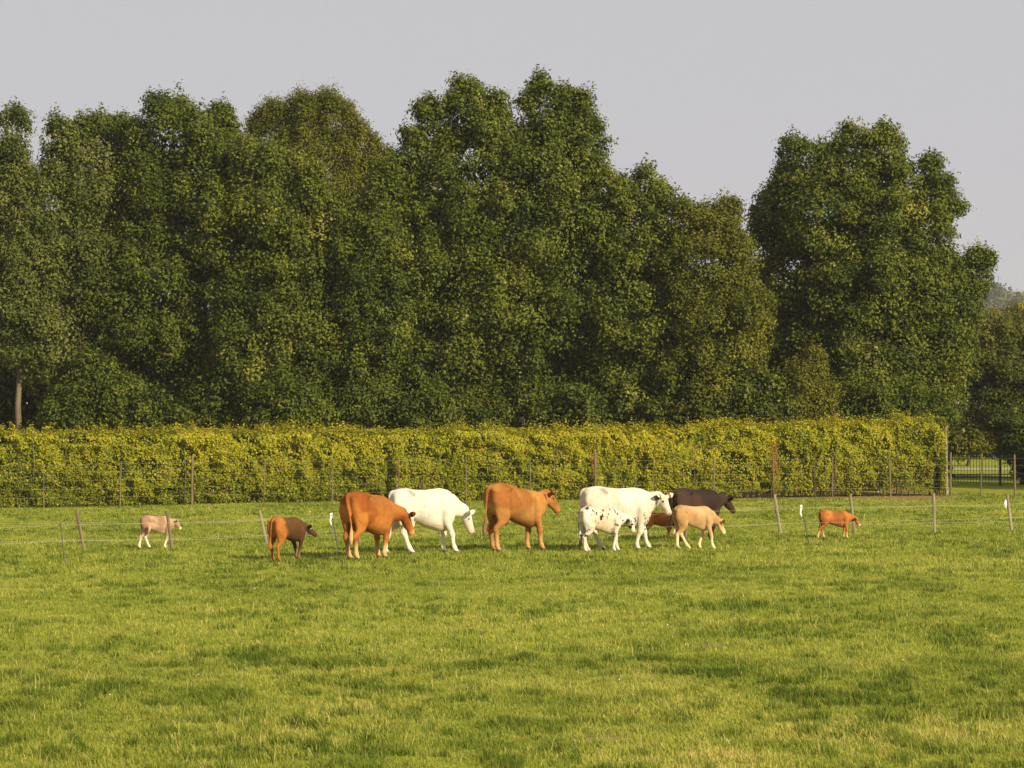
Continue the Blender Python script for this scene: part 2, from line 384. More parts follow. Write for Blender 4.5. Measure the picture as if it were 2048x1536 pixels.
def crown(lobes, D, rg, cover=0.62, sub_r=0.95, leaf=(0.085, 0.15), back=0.5, depth=1.0, origin=None, tbias=0.0, tall=1.0):
    """lobes: px, py, rx, ry (photo pixels) [, extra distance] -> leaf clumps over the lobes' outsides"""
    Cs = []; Ns = []; Ss = []; Ts = []
    W = []
    for lb in lobes:
        px, py, rx, ry = lb[:4]; py += 9 if D < 119 else 0; rx *= .97; dd = lb[4] if len(lb) > 4 else 0.0
        s = F_PX / (D + dd)
        c = to_world(px, py, D + dd); W.append((np.array(c), np.array([rx / s, depth * 0.5 * (rx + min(ry, rx * 1.3)) / s, ry / s])))
    # narrow leading plumes break up the outline of every bough
    for (c, R) in list(W):
        for _ in range(int(rg.integers(4, 8))):
            a_ = rg.uniform(0, 2 * math.pi); el = rg.uniform(.25, 1.4)
            v = np.array([math.cos(a_) * math.cos(el), math.sin(a_) * math.cos(el) - .25, math.sin(el)])
            pr = np.array([1, 1, rg.uniform(1.3, 2.6)]) * min(R[0], R[2]) * rg.uniform(.13, .27)
            W.append((c + v * R * rg.uniform(.82, 1.08), pr))
    n_plume = len(W) - len(lobes)
    SUB = []
    for li, (c, R) in enumerate(W):
        area = 4 * math.pi * (((R[0] * R[1]) ** 1.6 + (R[0] * R[2]) ** 1.6 + (R[1] * R[2]) ** 1.6) / 3) ** (1 / 1.6)
        rs = min(max(0.34 * min(R[0], R[2]), 0.26 if sub_r < 2 else 1.0), sub_r)
        ns = int(area / (rs * rs) * 0.60) + 3
        d = rg.normal(0, 1, (ns, 3)); d /= np.linalg.norm(d, axis=1)[:, None]
        keep = (d[:, 1] < 0.3) | (rg.random(ns) < back); d = d[keep]
        r_ = rs * rg.uniform(0.45, 1.3, len(d))
        unev = 1 + 0.42 * (vn(np.arctan2(d[:, 0], d[:, 1]) * 1.6 + li * 9.1, d[:, 2] * 2.4 + li * 5.3, 12) - .5)
        p = c + d * (R - 0.75 * r_[:, None]) * (rg.uniform(0.70, 1.12, len(d)) * unev)[:, None]
        ok = np.ones(len(d), bool)
        for lj, (c2, R2) in enumerate(W):
            if lj != li and lj < len(lobes): ok &= (((p - c2) / R2) ** 2).sum(1) > 0.45
        for q, rr, dd in zip(p[ok], r_[ok], d[ok]):
            tn = rg.normal(0, .15); SUB.append((q, rr, dd, tn, rg.uniform(.62, .95)))
            for _ in range(int(rg.integers(1, 4)) if dd[2] > .1 else 1):            # leading shoots that stick out of the clump
                v = dd * rg.uniform(.7, 1.0) + rg.normal(0, .45, 3) + np.array([0, 0, .45]); v /= np.linalg.norm(v)
                SUB.append((q + v * rr * rg.uniform(.85, 1.35), rr * rg.uniform(.20, .38), v, tn + .12, rg.uniform(1.3, 2.4)))
        # inner foliage
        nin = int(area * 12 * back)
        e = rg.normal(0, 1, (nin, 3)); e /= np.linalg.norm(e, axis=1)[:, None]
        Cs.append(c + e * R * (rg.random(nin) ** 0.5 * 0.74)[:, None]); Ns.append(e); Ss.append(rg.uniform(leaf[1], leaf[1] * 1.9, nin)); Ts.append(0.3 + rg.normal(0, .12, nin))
    SC = np.array([x[0] for x in SUB]); SR = np.array([x[1] for x in SUB]); SD = np.array([x[2] for x in SUB]); ST = np.array([x[3] for x in SUB]); SZ = np.array([x[4] for x in SUB])
    la = np.mean(leaf) ** 2 * 0.34
    nl = (2 * math.pi * SR ** 2 * cover / la).astype(int)
    idx = np.repeat(np.arange(len(SR)), nl); n = len(idx)
    e = rg.normal(0, 1, (n, 3)); e /= np.linalg.norm(e, axis=1)[:, None]
    e = e + SD[idx] * 0.5 + np.array([0, 0, .35]); e /= np.linalg.norm(e, axis=1)[:, None]
    lump = vn(np.arctan2(e[:, 0], -e[:, 1]) * 2.2 + idx * 7.3, e[:, 2] * 3.1 + idx * 3.7, 5)          # twigs: bunches with gaps between
    rad = SR[idx] * (0.50 + 0.85 * lump + 0.20 * rg.normal(0, 1, n) * 0.8)
    q = SC[idx] + e * rad[:, None] * np.stack([1 / np.sqrt(SZ[idx]), 1 / np.sqrt(SZ[idx]), SZ[idx] * tall], 1) + rg.normal(0, .07, (n, 3))
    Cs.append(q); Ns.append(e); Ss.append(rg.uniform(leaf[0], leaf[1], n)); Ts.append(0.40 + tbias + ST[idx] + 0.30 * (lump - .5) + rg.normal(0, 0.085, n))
    Cn = np.concatenate(Cs); Nn = np.concatenate(Ns); S = np.concatenate(Ss); T = np.clip(np.concatenate(Ts), 0, 1)
    g = Cn[:, 2] > 0.1
    Cn, Nn, S, T = Cn[g], Nn[g], S[g], T[g]
    if origin is not None: Cn = Cn - np.array(origin)
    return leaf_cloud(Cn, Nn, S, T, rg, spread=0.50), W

def tree(name, label, lobes, D, mat, seed, trunk_px, trunk_r=0.16, cat='tree', group=None, **kw):
    rg = np.random.default_rng(seed)
    base = Vector(((trunk_px - CX) * D / F_PX, D, 0.0))
    root = bpy.data.objects.new(name, None); COL.objects.link(root); root.location = base
    root.empty_display_size = 0.5
    tag(root, label, cat, group)
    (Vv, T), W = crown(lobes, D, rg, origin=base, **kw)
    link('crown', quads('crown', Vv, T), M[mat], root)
    mb = MB()
    top = max(c[2] + R[2] * 0.4 for c, R in W)
    main = max(W, key=lambda w: w[1][0] * w[1][2])[0] - np.array(base)
    pts = []; rads = []
    for i in range(9):
        t = i / 8
        pts.append((main[0] * t ** 1.6 * 0.8 + rg.normal(0, .05), main[1] * t ** 1.6 * .8 + rg.normal(0, .05), top * t * 0.9))
        rads.append(trunk_r * (1.25 if i == 0 else 1.0) * (1 - 0.82 * t))
    mb.tube(pts, rads, 9)
    for c, R in W[:len(lobes)]:
        e = c - np.array(base)
        i = min(7, max(3, int(8 * max(0.1, (e[2] - R[2] * 0.9)) / max(top, .1))))
        s = np.array(pts[i]); r0 = rads[i] * 0.6
        for k in range(3):
            tgt = e + rg.normal(0, 0.35, 3) * R
            mid = (s + tgt) / 2 + np.array([0, 0, -0.1 * R[2]])
            mb.tube([tuple(s), tuple(mid), tuple(tgt)], [r0, r0 * 0.6, r0 * 0.15], 5)
    link('trunk', mb.mesh('trunk'), M['bark'] if mat == 'poplar' else M['dark_bark'], root)
    return root

# --- the row of trees behind the hedge
G1 = 'tall broadleaf trees behind the hedge'
tree('poplar_tree', 'slender loose crowned tree at the far left edge with a pale bare lower trunk', [
    (28, 270, 30, 70), (20, 370, 48, 90), (60, 430, 60, 90), (30, 560, 75, 110), (60, 680, 70, 80)], 97, 'poplar', 1, 38, 0.13, group=G1)
tree('poplar_tree', 'greyish green tree second from the left with a ragged top', [
    (120, 300, 38, 62), (165, 370, 60, 90), (115, 430, 70, 95), (150, 540, 90, 110), (100, 660, 90, 95), (180, 745, 60, 60)], 99, 'poplar', 2, 150, 0.15, group=G1)
tree('oak_tree', 'dense round topped dark tree left of centre, above the pale calf', [
    (215, 290, 60, 65, 2), (340, 275, 90, 78), (290, 380, 110, 100, 1), (420, 330, 75, 80), (350, 480, 130, 120), (300, 600, 120, 110, -1), (380, 720, 115, 100), (270, 745, 70, 60, 1)], 100, 'oak', 3, 342, 0.24, group=G1)
tree('oak_tree', 'small bright topped tree peeping up between two larger crowns on the left', [
    (440, 245, 32, 34), (450, 300, 50, 50), (470, 380, 60, 80)], 104, 'shrub', 4, 450, 0.14, group=G1)
tree('ash_tree', 'pale olive feathery tree standing farthest back, left of the tallest tree', [
    (540, 265, 42, 62), (600, 250, 52, 68), (665, 265, 55, 72), (710, 300, 42, 62), (750, 340, 35, 50), (620, 360, 110, 90), (700, 420, 80, 90), (768, 352, 34, 48), (640, 300, 80, 60)], 112, 'beech', 5, 640, 0.2, group=G1, leaf=(.07, .12), tall=1.5, tbias=.02)
tree('oak_tree', 'broad mottled tree with pale leaf tips above the two tone calf', [
    (515, 330, 55, 70), (570, 400, 85, 90), (500, 470, 95, 100), (610, 520, 105, 110), (530, 610, 115, 110), (640, 660, 95, 100), (520, 740, 105, 80), (650, 770, 90, 70)], 98, 'oak', 6, 560, 0.22, group=G1, tbias=.06)
tree('oak_tree', 'dark tree with leaves down to the hedge, just left of the tallest tree', [
    (765, 400, 40, 75), (735, 520, 75, 110), (755, 650, 75, 110), (740, 770, 80, 65), (800, 560, 50, 80)], 97.3, 'oak', 7, 735, 0.18, group=G1)
tree('oak_tree', 'tallest tree at the centre with several pointed tops', [
    (860, 250, 34, 62), (828, 300, 32, 50), (815, 350, 40, 55), (935, 225, 46, 70), (990, 240, 38, 55), (1090, 220, 52, 66), (1150, 235, 40, 50), (1180, 300, 42, 65), (960, 330, 100, 95), (1090, 340, 105, 105),
    (870, 400, 80, 100), (985, 470, 130, 120), (1120, 470, 120, 120), (1205, 390, 50, 75), (880, 560, 100, 120), (1020, 620, 130, 120), (1150, 610, 110, 120), (900, 700, 100, 90), (1050, 750, 110, 80), (960, 790, 90, 50)],
    99, 'oak', 8, 1042, 0.30, group=G1, tbias=.03)
tree('oak_tree', 'sloping shouldered tree leaning right below the tallest tree', [
    (1290, 385, 34, 50), (1325, 400, 20, 30), (1255, 440, 55, 75), (1300, 500, 60, 85), (1240, 590, 85, 105), (1260, 710, 90, 100)], 98, 'oak', 9, 1240, 0.18, group=G1, tbias=.1)
tree('hornbeam_tree', 'lower golden green tree with a spiky top between two taller trees', [
    (1370, 450, 36, 46), (1410, 455, 28, 42), (1455, 445, 30, 52), (1400, 540, 80, 90), (1460, 530, 55, 80), (1430, 650, 105, 100), (1390, 760, 90, 80), (1500, 640, 48, 70)], 97, 'beech', 10, 1420, 0.18, group=G1, leaf=(.07, .13))
tree('oak_tree', 'big spreading tree on the right with jagged top and a branch reaching right', [
    (1600, 330, 52, 58), (1570, 400, 55, 70, 1), (1540, 450, 45, 55, 2), (1705, 300, 38, 62), (1660, 330, 32, 50), (1770, 300, 38, 58), (1800, 370, 50, 60), (1862, 345, 20, 36), (1875, 390, 34, 50), (1902, 412, 22, 16),
    (1650, 440, 90, 90), (1760, 440, 90, 90), (1850, 470, 55, 70), (1880, 545, 45, 50), (1600, 560, 90, 100, 1.5), (1720, 580, 110, 100), (1830, 600, 90, 90), (1945, 545, 40, 45), (1965, 530, 20, 28), (1915, 610, 50, 60),
    (1650, 690, 100, 90, 1), (1770, 720, 110, 90), (1880, 710, 70, 80), (1840, 790, 90, 50), (1700, 790, 90, 50)], 100, 'oak', 11, 1745, 0.3, group=G1, tbias=.04)
tree('elder_bush', 'bright green leafy shrub above the hedge, left of the golden bushy sapling', [
    (1430, 700, 60, 60), (1360, 760, 50, 50), (1460, 780, 60, 60), (1400, 820, 70, 45), (1310, 825, 45, 35)], 96.8, 'shrub', 12, 1420, 0.08, cat='shrub')
tree('hazel_bush', 'olive gold feathery sapling rising from the hedge below the right hand tree', [
    (1625, 750, 28, 45), (1600, 790, 45, 45), (1640, 800, 35, 45), (1570, 830, 45, 28)], 96.5, 'beech', 13, 1610, 0.06, cat='shrub', leaf=(.06, .1), tall=1.5, tbias=.1)
for k, (sx, sy, rx, ry, mt, lab) in enumerate([
    (190, 760, 50, 55, 'shrub', 'small yellow green sapling left of the darkest gap, above the hedge'),
    (690, 800, 75, 55, 'shrub', 'light green shrub above the hedge over the orange cow and white cow'),
    (960, 830, 60, 35, 'oak', 'low dark shrub above the hedge left of the middle tan orange cow'),
    (1140, 815, 70, 45, 'oak', 'low shrub above the hedge right of the middle tan orange cow'),
    (320, 835, 70, 28, 'shrub', 'low shrub above the hedge over the pale calf'),
    (1840, 815, 60, 30, 'shrub', 'small shrub above the right hand end of the hedge'),
    (135, 810, 42, 42, 'oak', 'dark low shrub just right of the pale trunk at the far left'),
    (255, 800, 70, 55, 'oak', 'dark leafy shrub above the hedge straight over the pale calf'),
    (440, 800, 80, 60, 'oak', 'dark leafy shrub above the hedge left of the two tone calf'),
    (575, 805, 75, 55, 'shrub', 'leafy shrub above the hedge straight over the two tone calf'),
    (835, 800, 70, 60, 'oak', 'dark shrub above the hedge straight over the plain white cow'),
    (1240, 805, 80, 55, 'oak', 'dark shrub above the hedge straight over the large white cow'),
    (1540, 800, 60, 50, 'oak', 'dark shrub above the hedge left of the feathery olive sapling'),
    (1720, 800, 70, 50, 'oak', 'dark shrub above the hedge beside the thin white stake')]):
    tree('understory_shrub', lab, [(sx, sy, rx, ry), (sx + rx * .4, sy + ry * .6, rx * .8, ry * .7), (sx - rx * .5, sy + ry * .7, rx * .7, ry * .6)], 96.5 + (k % 3) * .7, mt, 30 + k, sx, 0.05, cat='shrub')

# --- darker trees standing behind, closing the wood
G2 = 'trees filling the wood behind the front row'
for k, (bx, tp, lab) in enumerate([
    (-10, 400, 'shaded tree behind the pale trunk at the far left'),
    (230, 370, 'shaded tree behind the round topped tree on the left'),
    (520, 380, 'shaded tree behind the broad mottled tree'),
    (790, 390, 'shaded tree behind the left side of the tallest tree'),
    (1060, 380, 'shaded tree behind the middle of the tallest tree'),
    (1290, 500, 'shaded tree behind the sloping shouldered tree'),
    (1510, 580, 'shaded tree behind the gap between golden green and right hand trees'),
    (1740, 440, 'shaded tree behind the big spreading tree on the right')]):
    tree('woodland_tree', lab, [(bx, tp + 60, 100, 100), (bx - 70, tp + 180, 110, 120), (bx + 80, tp + 190, 110, 120), (bx, tp + 310, 170, 120), (bx, tp + 400, 170, 90)], 111 + (k % 3), 'oak', 50 + k, bx, 0.2, group=G2, leaf=(.18, .30), cover=.45, back=0.35)

# --- right edge: browning trees beyond the gate, far hazy wood
tree('field_maple', 'browning olive tree at the right edge beyond the iron gate', [
    (2030, 690, 60, 55), (1975, 720, 55, 60), (2070, 760, 90, 90), (1990, 800, 65, 60), (2050, 850, 80, 60), (1950, 760, 40, 60)], 118, 'autumn', 71, 2040, 0.18)
tree('field_maple', 'golden topped tree at the right edge below the distant hazy wood', [
    (2000, 660, 60, 36), (2055, 655, 60, 40), (2030, 720, 100, 60), (1950, 700, 60, 60)], 170, 'autumn', 72, 2020, 0.18, tbias=.25, leaf=(.12, .2))
tree('garden_shrub', 'sunlit olive shrub seen over the iron gate', [
    (1930, 860, 38, 34), (1965, 885, 30, 26), (1915, 895, 34, 26)], 140, 'beech', 73, 1935, 0.08, cat='shrub', leaf=(.1, .16), tbias=.2)
for k, (x, D, lab) in enumerate([(29.0, 88, 'nearest of the unseen oaks added past the right edge to shade the gate ground'), (25.5, 98, 'middle one of the unseen oaks added past the right edge to shade the gate ground'), (25.5, 110, 'farthest of the unseen oaks added past the right edge to shade the gate ground')]):
    px = CX + x * F_PX / D; u_ = F_PX / D  # oaks out of view, added and kept low to shade the ground by the gate
    tree('oak_tree', lab, [(px, HY - 3.3 * u_, 2.2 * u_, 1.2 * u_), (px - 1.5 * u_, HY - 1.5 * u_, 2.6 * u_, 1.6 * u_), (px + 1.5 * u_, HY - 1.2 * u_, 2.6 * u_, 1.6 * u_), (px, HY + 1.0 * u_, 3.4 * u_, 1.3 * u_)], D, 'oak', 75 + k, px, 0.25, group='unseen oaks added to shade the ground by the iron gate', leaf=(.2, .3), cover=.7)
for k, (px, lab) in enumerate([(1915, 'low dark bush far behind the left half of the iron gate'), (1985, 'low dark bush far behind the middle of the iron gate'), (2050, 'low dark bush far behind the right half of the iron gate')]):
    tree('garden_shrub', lab, [(px, 880, 40, 30), (px - 30, 898, 34, 22), (px + 30, 900, 34, 22)], 158, 'oak', 95 + k, px, 0.06, cat='shrub', leaf=(.14, .22))
tree('dark_shrub', 'dark shaded bush at the right edge beside the iron gate', [
    (2040, 880, 40, 50), (2075, 900, 50, 60), (2020, 840, 40, 30)], 108, 'oak', 74, 2045, 0.08, cat='shrub')
for k, (fx, fy, rx, ry) in enumerate([(1995, 610, 34, 36), (2035, 622, 30, 30), (2075, 615, 34, 34), (1950, 640, 40, 30)]):
    tree('distant_tree', ['tallest hazy blue grey tree on the far horizon at the right edge', 'lower hazy tree on the far horizon right of the tallest one', 'hazy tree on the far horizon cut by the right edge', 'hazy low tree on the far horizon half behind the right hand tree'][k],
         [(fx, fy, rx, ry), (fx - rx * .5, fy + ry, rx, ry), (fx + rx * .5, fy + ry, rx, ry), (fx, fy + 90, rx * 1.6, 110)], 1200, 'oak', 80 + k, fx, 0.8, group='hazy trees on the far horizon', leaf=(1.0, 1.9), sub_r=6.0)
# a closing wood well behind, only glimpsed through gaps under the crowns
rg = np.random.default_rng(5)
Wv = []; Wt = []
nw = 42000
xs_ = rg.uniform(-45, 18.5, nw); zs_ = rg.random(nw) ** 0.9 * 6.5; ys_ = 121 + rg.normal(0, 1.1, nw) + 0.8 * np.sin(xs_ * .9)
zs_ *= 0.75 + 0.35 * vn(xs_ * .35, 0 * xs_, 3)
Vv, T = leaf_cloud(np.stack([xs_, ys_, zs_], 1), np.tile(np.array([[0, -1.0, 0]]), (nw, 1)), rg.uniform(.25, .45, nw), np.clip(rg.normal(.3, .15, nw), 0, 1), rg)
o = link('undergrowth', quads('undergrowth', Vv, T), M['oak'])
tag(o, 'dark tangled undergrowth glimpsed deep under the tree crowns', 'undergrowth', kind='stuff')

# ------------------------------------------------------------------ hedge
rg = np.random.default_rng(21)
hroot = bpy.data.objects.new('hedge', None); COL.objects.link(hroot); hroot.location = (0, float(hedge_y(0)), 0)
tag(hroot, 'long clipped hedge with yellow green autumn leaves running across the whole pasture', 'hedge')
hl = math.hypot(HX1 - HX0, HY1 - HY0) + 6
hd = Vector((HX1 - HX0, HY1 - HY0, 0)).normalized(); hn = Vector((hd.y, -hd.x, 0))
def htop(s):                                       # s measured from the left end
    return 2.17 + 0.32 * sstep(22, 35, s) + 0.12 * (fbm(s * 0.8, 0 * s, 7, 2) - .5) + 0.16 * (fbm(s * 3.0, 0 * s, 8, 2) - .5)
nf = 175000
s_ = rg.uniform(-6, hl - 6, nf); u_ = rg.random(nf)
kind = rg.random(nf)
tp = htop(s_)
lum = fbm(s_ * 1.6, u_ * 4.2, 13, 3)
gap = sstep(0.60, 0.70, fbm(s_ * 2.2 + 50, u_ * 5.6, 15, 2))
z_ = np.where(kind < 0.82, 0.06 + (tp - 0.06) * u_, tp + rg.normal(0, .06, nf))
z_ = np.where(kind < 0.82, z_, z_ + np.abs(rg.normal(0, .12, nf)) * (fbm(s_ * 5, 0 * s_, 30, 2) > .52))
dep = np.where(kind < 0.82, (lum - .5) * -0.75 + np.abs(rg.normal(0, .10, nf)) + 0.25 * (u_ > .93) * (u_ - .93) / .07, rg.uniform(0.1, 1.15, nf))
dep = dep + 0.12 * sstep(.9, .1, z_) + 0.16 * sstep(.50, .72, fbm(s_ * 2.6 + 5, u_ * 4.0, 33, 2)) * (kind < .82)
keep = (rg.random(nf) > gap * 0.85) | (kind > .82)
keep &= (z_ > 0.08 + 0.20 * sstep(16, 26, s_) + 0.25 * (vn(s_ * 1.7, 0 * s_, 19) - .5)) | (rg.random(nf) < 0.35)
X = HX0 + hd.x * s_ + -hn.x * dep; Y = HY0 + hd.y * s_ - hn.y * dep
Cn = np.stack([X, Y, z_], 1)[keep]; kk = kind[keep]
Nn = np.where((kk < .82)[:, None], np.array([[hn.x, hn.y, 0.35]]), np.array([[0, 0, 1.0]]))
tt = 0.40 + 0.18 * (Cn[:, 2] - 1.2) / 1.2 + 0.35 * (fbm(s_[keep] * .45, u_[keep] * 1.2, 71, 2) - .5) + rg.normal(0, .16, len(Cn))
tt = np.where(rg.random(len(Cn)) < .05, 0.95, tt)
# right end face
ne = 5000
e1 = rg.uniform(0, 1.15, ne); ez = rg.uniform(.2, 2.6, ne)
ec = np.array([HX0, HY0, 0]) + np.array([hd.x, hd.y, 0]) * (hl - 6 + rg.normal(0, .08, ne))[:, None] - np.array([hn.x, hn.y, 0]) * e1[:, None]; ec[:, 2] = ez
# inner leaves that close the gaps
ni = 120000
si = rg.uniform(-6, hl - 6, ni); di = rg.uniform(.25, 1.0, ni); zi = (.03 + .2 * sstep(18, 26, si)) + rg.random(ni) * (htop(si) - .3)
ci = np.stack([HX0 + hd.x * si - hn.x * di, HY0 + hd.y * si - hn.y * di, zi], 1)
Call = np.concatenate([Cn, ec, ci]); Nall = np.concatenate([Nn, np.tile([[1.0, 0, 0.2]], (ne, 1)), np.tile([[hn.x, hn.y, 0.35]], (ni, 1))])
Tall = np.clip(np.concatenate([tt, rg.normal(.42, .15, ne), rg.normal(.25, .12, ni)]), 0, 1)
Call = Call - np.array(hroot.location)
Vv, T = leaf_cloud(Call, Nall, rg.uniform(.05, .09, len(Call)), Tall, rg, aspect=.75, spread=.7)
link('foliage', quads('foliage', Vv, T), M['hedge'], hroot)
mb = MB()
for k in range(150):
    s0 = rg.uniform(-5.5, hl - 6.2); d0 = rg.uniform(.12, .9)
    b = Vector((HX0 + hd.x * s0 - hn.x * d0, HY0 + hd.y * s0 - hn.y * d0, -0.03)) - hroot.location; b.z = -0.03
    h = rg.uniform(1.6, 2.35)
    mb.tube([b, b + Vector((rg.normal(0, .05), rg.normal(0, .04), h * .5)), b + Vector((rg.normal(0, .12), rg.normal(0, .06), h))], [.022, .016, .006], 5)
tag(link('stem', mb.mesh('stem'), M['bark'], hroot), kind='stuff')

# ------------------------------------------------------------------ fences
def rod(p0, p1, r, seg=7, flat_top=True):
    p0 = Vector(p0); p1 = Vector(p1)
    return MB().tube([p0, p0.lerp(p1, .5), p1], [r * 1.08, r, r * .95], seg)

def wire_mesh(pts, r, sag=0.02):
    mb = MB(); P = []
    for a, b in zip(pts[:-1], pts[1:]):
        for k in range(6):
            t = k / 6; q = a.lerp(b, t); q.z -= sag * 4 * t * (1 - t); P.append(q)
    P.append(pts[-1])
    return mb.tube(P, r, 5).mesh('wire')

def gnd(px, py):
    D = dist_of(py); x = (px - CX) * D / F_PX
    z = float(gz(x, D)); return Vector((x, D, z))

# leaning wooden posts with two wires across the pasture
posts = [(-190, 1108, -210, 1022), (172, 1103, 153, 1020), (347, 1103, 334, 1022), (537, 1092, 519, 1020), (720, 1090, 712, 1010), (909, 1084, 895, 1008), (1159, 1096, 1166, 1018), (1372, 1076, 1366, 998), (1563, 1065, 1549, 989), (1711, 1066, 1700, 990), (1869, 1065, 1867, 987), (2025, 1063, 2014, 989), (2190, 1062, 2184, 986)]
froot = bpy.data.objects.new('pasture_fence', None); COL.objects.link(froot)
tag(froot, 'low fence of short leaning wooden posts and two thin wires across the pasture', 'fence')
f0 = gnd(1024, 1090); froot.location = f0
tops = []
for k, (bx, by, tx, ty) in enumerate(posts):
    b = gnd(bx, by); D = b.y
    t = to_world(tx, ty, D + random.Random(k).uniform(-.08, .08))
    tops.append((b, t))
    mb = rod(b - f0 - Vector((0, 0, .15)), t - f0, 0.034 if k not in (6,) else .03)
    link('post', mb.mesh('post', False), M['wood_grey'] if k in (3, 8, 9, 10, 11) else M['wood'], froot)
for hh in (0.62, 0.24):
    pts = [b.lerp(t, hh / 0.88) - f0 + Vector((0, -.04, 0)) for b, t in tops]
    link('wire', wire_mesh(pts, 0.0020, .02), M['wire'], froot)

# temporary electric fence on thin dark plastic posts
eroot = bpy.data.objects.new('electric_fence', None); COL.objects.link(eroot)
tag(eroot, 'temporary electric fence of thin dark plastic stakes hung with small white strips', 'fence')
e0 = gnd(680, 1107); eroot.location = e0
eposts = [(-420, 1145, -428, 1060, 0), (131, 1126, 121, 1046, 0), (679, 1107, 664, 1028, 1), (1160, 1094, 1156, 1022, 0), (1619, 1083, 1603, 1012, 1), (2160, 1068, 2150, 1000, 0)]
ep = []
for k, (bx, by, tx, ty, flag) in enumerate(eposts):
    b = gnd(bx, by); t = to_world(tx, ty, b.y); ep.append((b, t))
    po = link('stake', rod(b - e0 - Vector((0, 0, .1)), t - e0, 0.011, 6).mesh('stake', False), M['plastic'], eroot)
    mb = MB(); c = t - e0
    mb.tube([c + Vector((0, -.02, -.03)), c + Vector((0.0, -.05, -.02))], [.014, .014], 6)
    link('insulator', mb.mesh('insulator', False), M['plastic'], po)
    if flag:
        mb = MB(); vs = []
        for i in range(7):
            z = .02 - i * .042; off = .012 * math.sin(i * 1.3)
            w = .028 * (1 - .1 * i if i < 4 else .65)
            vs.append((c + Vector((-.02 + off, -.045 + .01 * math.cos(i), z)), (.006, w)))
        mb.tube([p for p, r in vs], [r for p, r in vs], 8, lat=(1, 0, 0))
        link('strip', mb.mesh('strip'), M['white'], po)
for hh in (0.95, 0.55):
    pts = [b.lerp(t, hh) - e0 + Vector((0, -.02, 0)) for b, t in ep]
    link('wire', wire_mesh(pts, 0.0019, .03), M['wire'], eroot)
# white strip on the post at the right edge
b, t = tops[11]; c = b.lerp(t, .72)
mb = MB().tube([c - f0 + Vector((-.075, -.03, .12)), c - f0 + Vector((-.085, -.03, .03)), c - f0 + Vector((-.08, -.03, -.09))], [(.006, .012), (.008, .034), (.006, .022)], 8, lat=(1, 0, 0))
link('strip', mb.mesh('strip'), M['white'], froot)

# post and wire fence along the hedge
hroot2 = bpy.data.objects.new('hedge_fence', None); COL.objects.link(hroot2)
tag(hroot2, 'slim wooden post and wire fence standing close in front of the yellow hedge', 'fence')
h0 = Vector((0, float(hedge_y(0)) - .3, 0)); hroot2.location = h0
hp = []
for px, r, topz in ((-60, .03, 1.35), (88, .025, 1.3), (240, .028, 1.35), (384, .055, 1.45), (527, .028, 1.3), (664, .026, 1.3), (798, .026, 1.3), (932, .03, 1.35), (1062, .028, 1.35), (1191, .05, 1.55), (1307, .026, 1.3), (1427, .026, 1.35), (1548, .028, 1.4), (1665, .026, 1.35), (1781, .04, 1.4), (1901, .05, 1.45), (1961, .035, 1.42), (2030, .045, 1.4), (2110, .04, 1.4)):
    # intersection of the pixel column with the fence line
    y = 88.0
    for _ in range(12):
        x = (px - CX) * y / F_PX
        y = float(hedge_y(x)) - 0.35 if x < 14.2 else 94.3 - (x - 14.2) * .6
    x = (px - CX) * y / F_PX; b = Vector((x, y, float(gz(x, y)))); tl = random.Random(px).uniform(-.05, .05)
    t = b + Vector((tl, 0, topz)); hp.append((b, t))
    link('post', rod(b - h0 - Vector((0, 0, .1)), t - h0, r * .68, 7).mesh('post', False), M['wood'], hroot2)
for hh in (1.28, 1.05, .80, .55, .3):
    pts = [b + (t - b) * min(.97, hh / (t.z - b.z)) - h0 + Vector((0, -.05, 0)) for b, t in hp]
    link('wire', wire_mesh(pts, 0.0028, .01), M['steel_wire'], hroot2)

# tall pale post at the end of the hedge with a dark paling panel
D = 95.2; b = Vector(((1893 - CX) * D / F_PX, D, 0))
o = link('end_post', rod((0, 0, -.1), (-.03, 0, 2.28), .055, 10).mesh('end_post', False), M['wood_grey'], None, b)
tag(o, 'tall pale timber post at the right hand end of the hedge', 'post')
pr = bpy.data.objects.new('paling_fence', None); COL.objects.link(pr); pr.location = b + Vector((-.5, -.75, 0))
tag(pr, 'short dark paling fence panel at the right hand end of the hedge', 'fence')
for z in (.25, 1.15): link('rail', MB().box((.22, .32, z), (.75, .03, .05), math.radians(50)).mesh('rail', False), M['iron'], pr)
for k in range(7):
    a = math.radians(50); q = (-.02 + k * .115 * math.cos(a), .04 + k * .115 * math.sin(a), .70)
    link('paling', MB().box(q, (.035, .02, 1.36), a).mesh('paling', False), M['iron'], pr)

# iron gate at the right edge
D = 106.0; gr = bpy.data.objects.new('iron_gate', None); COL.objects.link(gr)
gx0 = (1906 - CX) * D / F_PX; gx1 = (2052 - CX) * D / F_PX
gr.location = ((gx0 + gx1) / 2, D, 0)
tag(gr, 'dark iron gate with upright bars at the right hand end of the hedge', 'gate')
gw = gx1 - gx0 + 0.5
for z in (.32, 1.18, .42): link('rail', MB().box((0.2, 0, z), (gw, .035, .035)).mesh('rail', False), M['iron'], gr)
for k in range(int(gw / .115)):
    link('bar', MB().tube([(-gw / 2 + .2 + k * .115, 0, .12), (-gw / 2 + .2 + k * .115, 0, 1.36)], .010, 5).mesh('bar', False), M['iron'], gr)
for x in (-gw / 2 + .18, -gw / 2 + 2.0, gw / 2 + .2): link('gate_post', MB().box((x, 0, .72), (.07, .07, 1.46)).mesh('gate_post', False), M['iron'], gr)
# white stake over the hedge
b = Vector(((1756 - CX) * 97.6 / F_PX, 97.6, 0))
tag(link('stake', rod((0, 0, -.05), (.02, 0, 2.93), .016).mesh('stake', False), M['white'], None, b), 'thin white stake poking up above the hedge near its right hand end', 'stake')

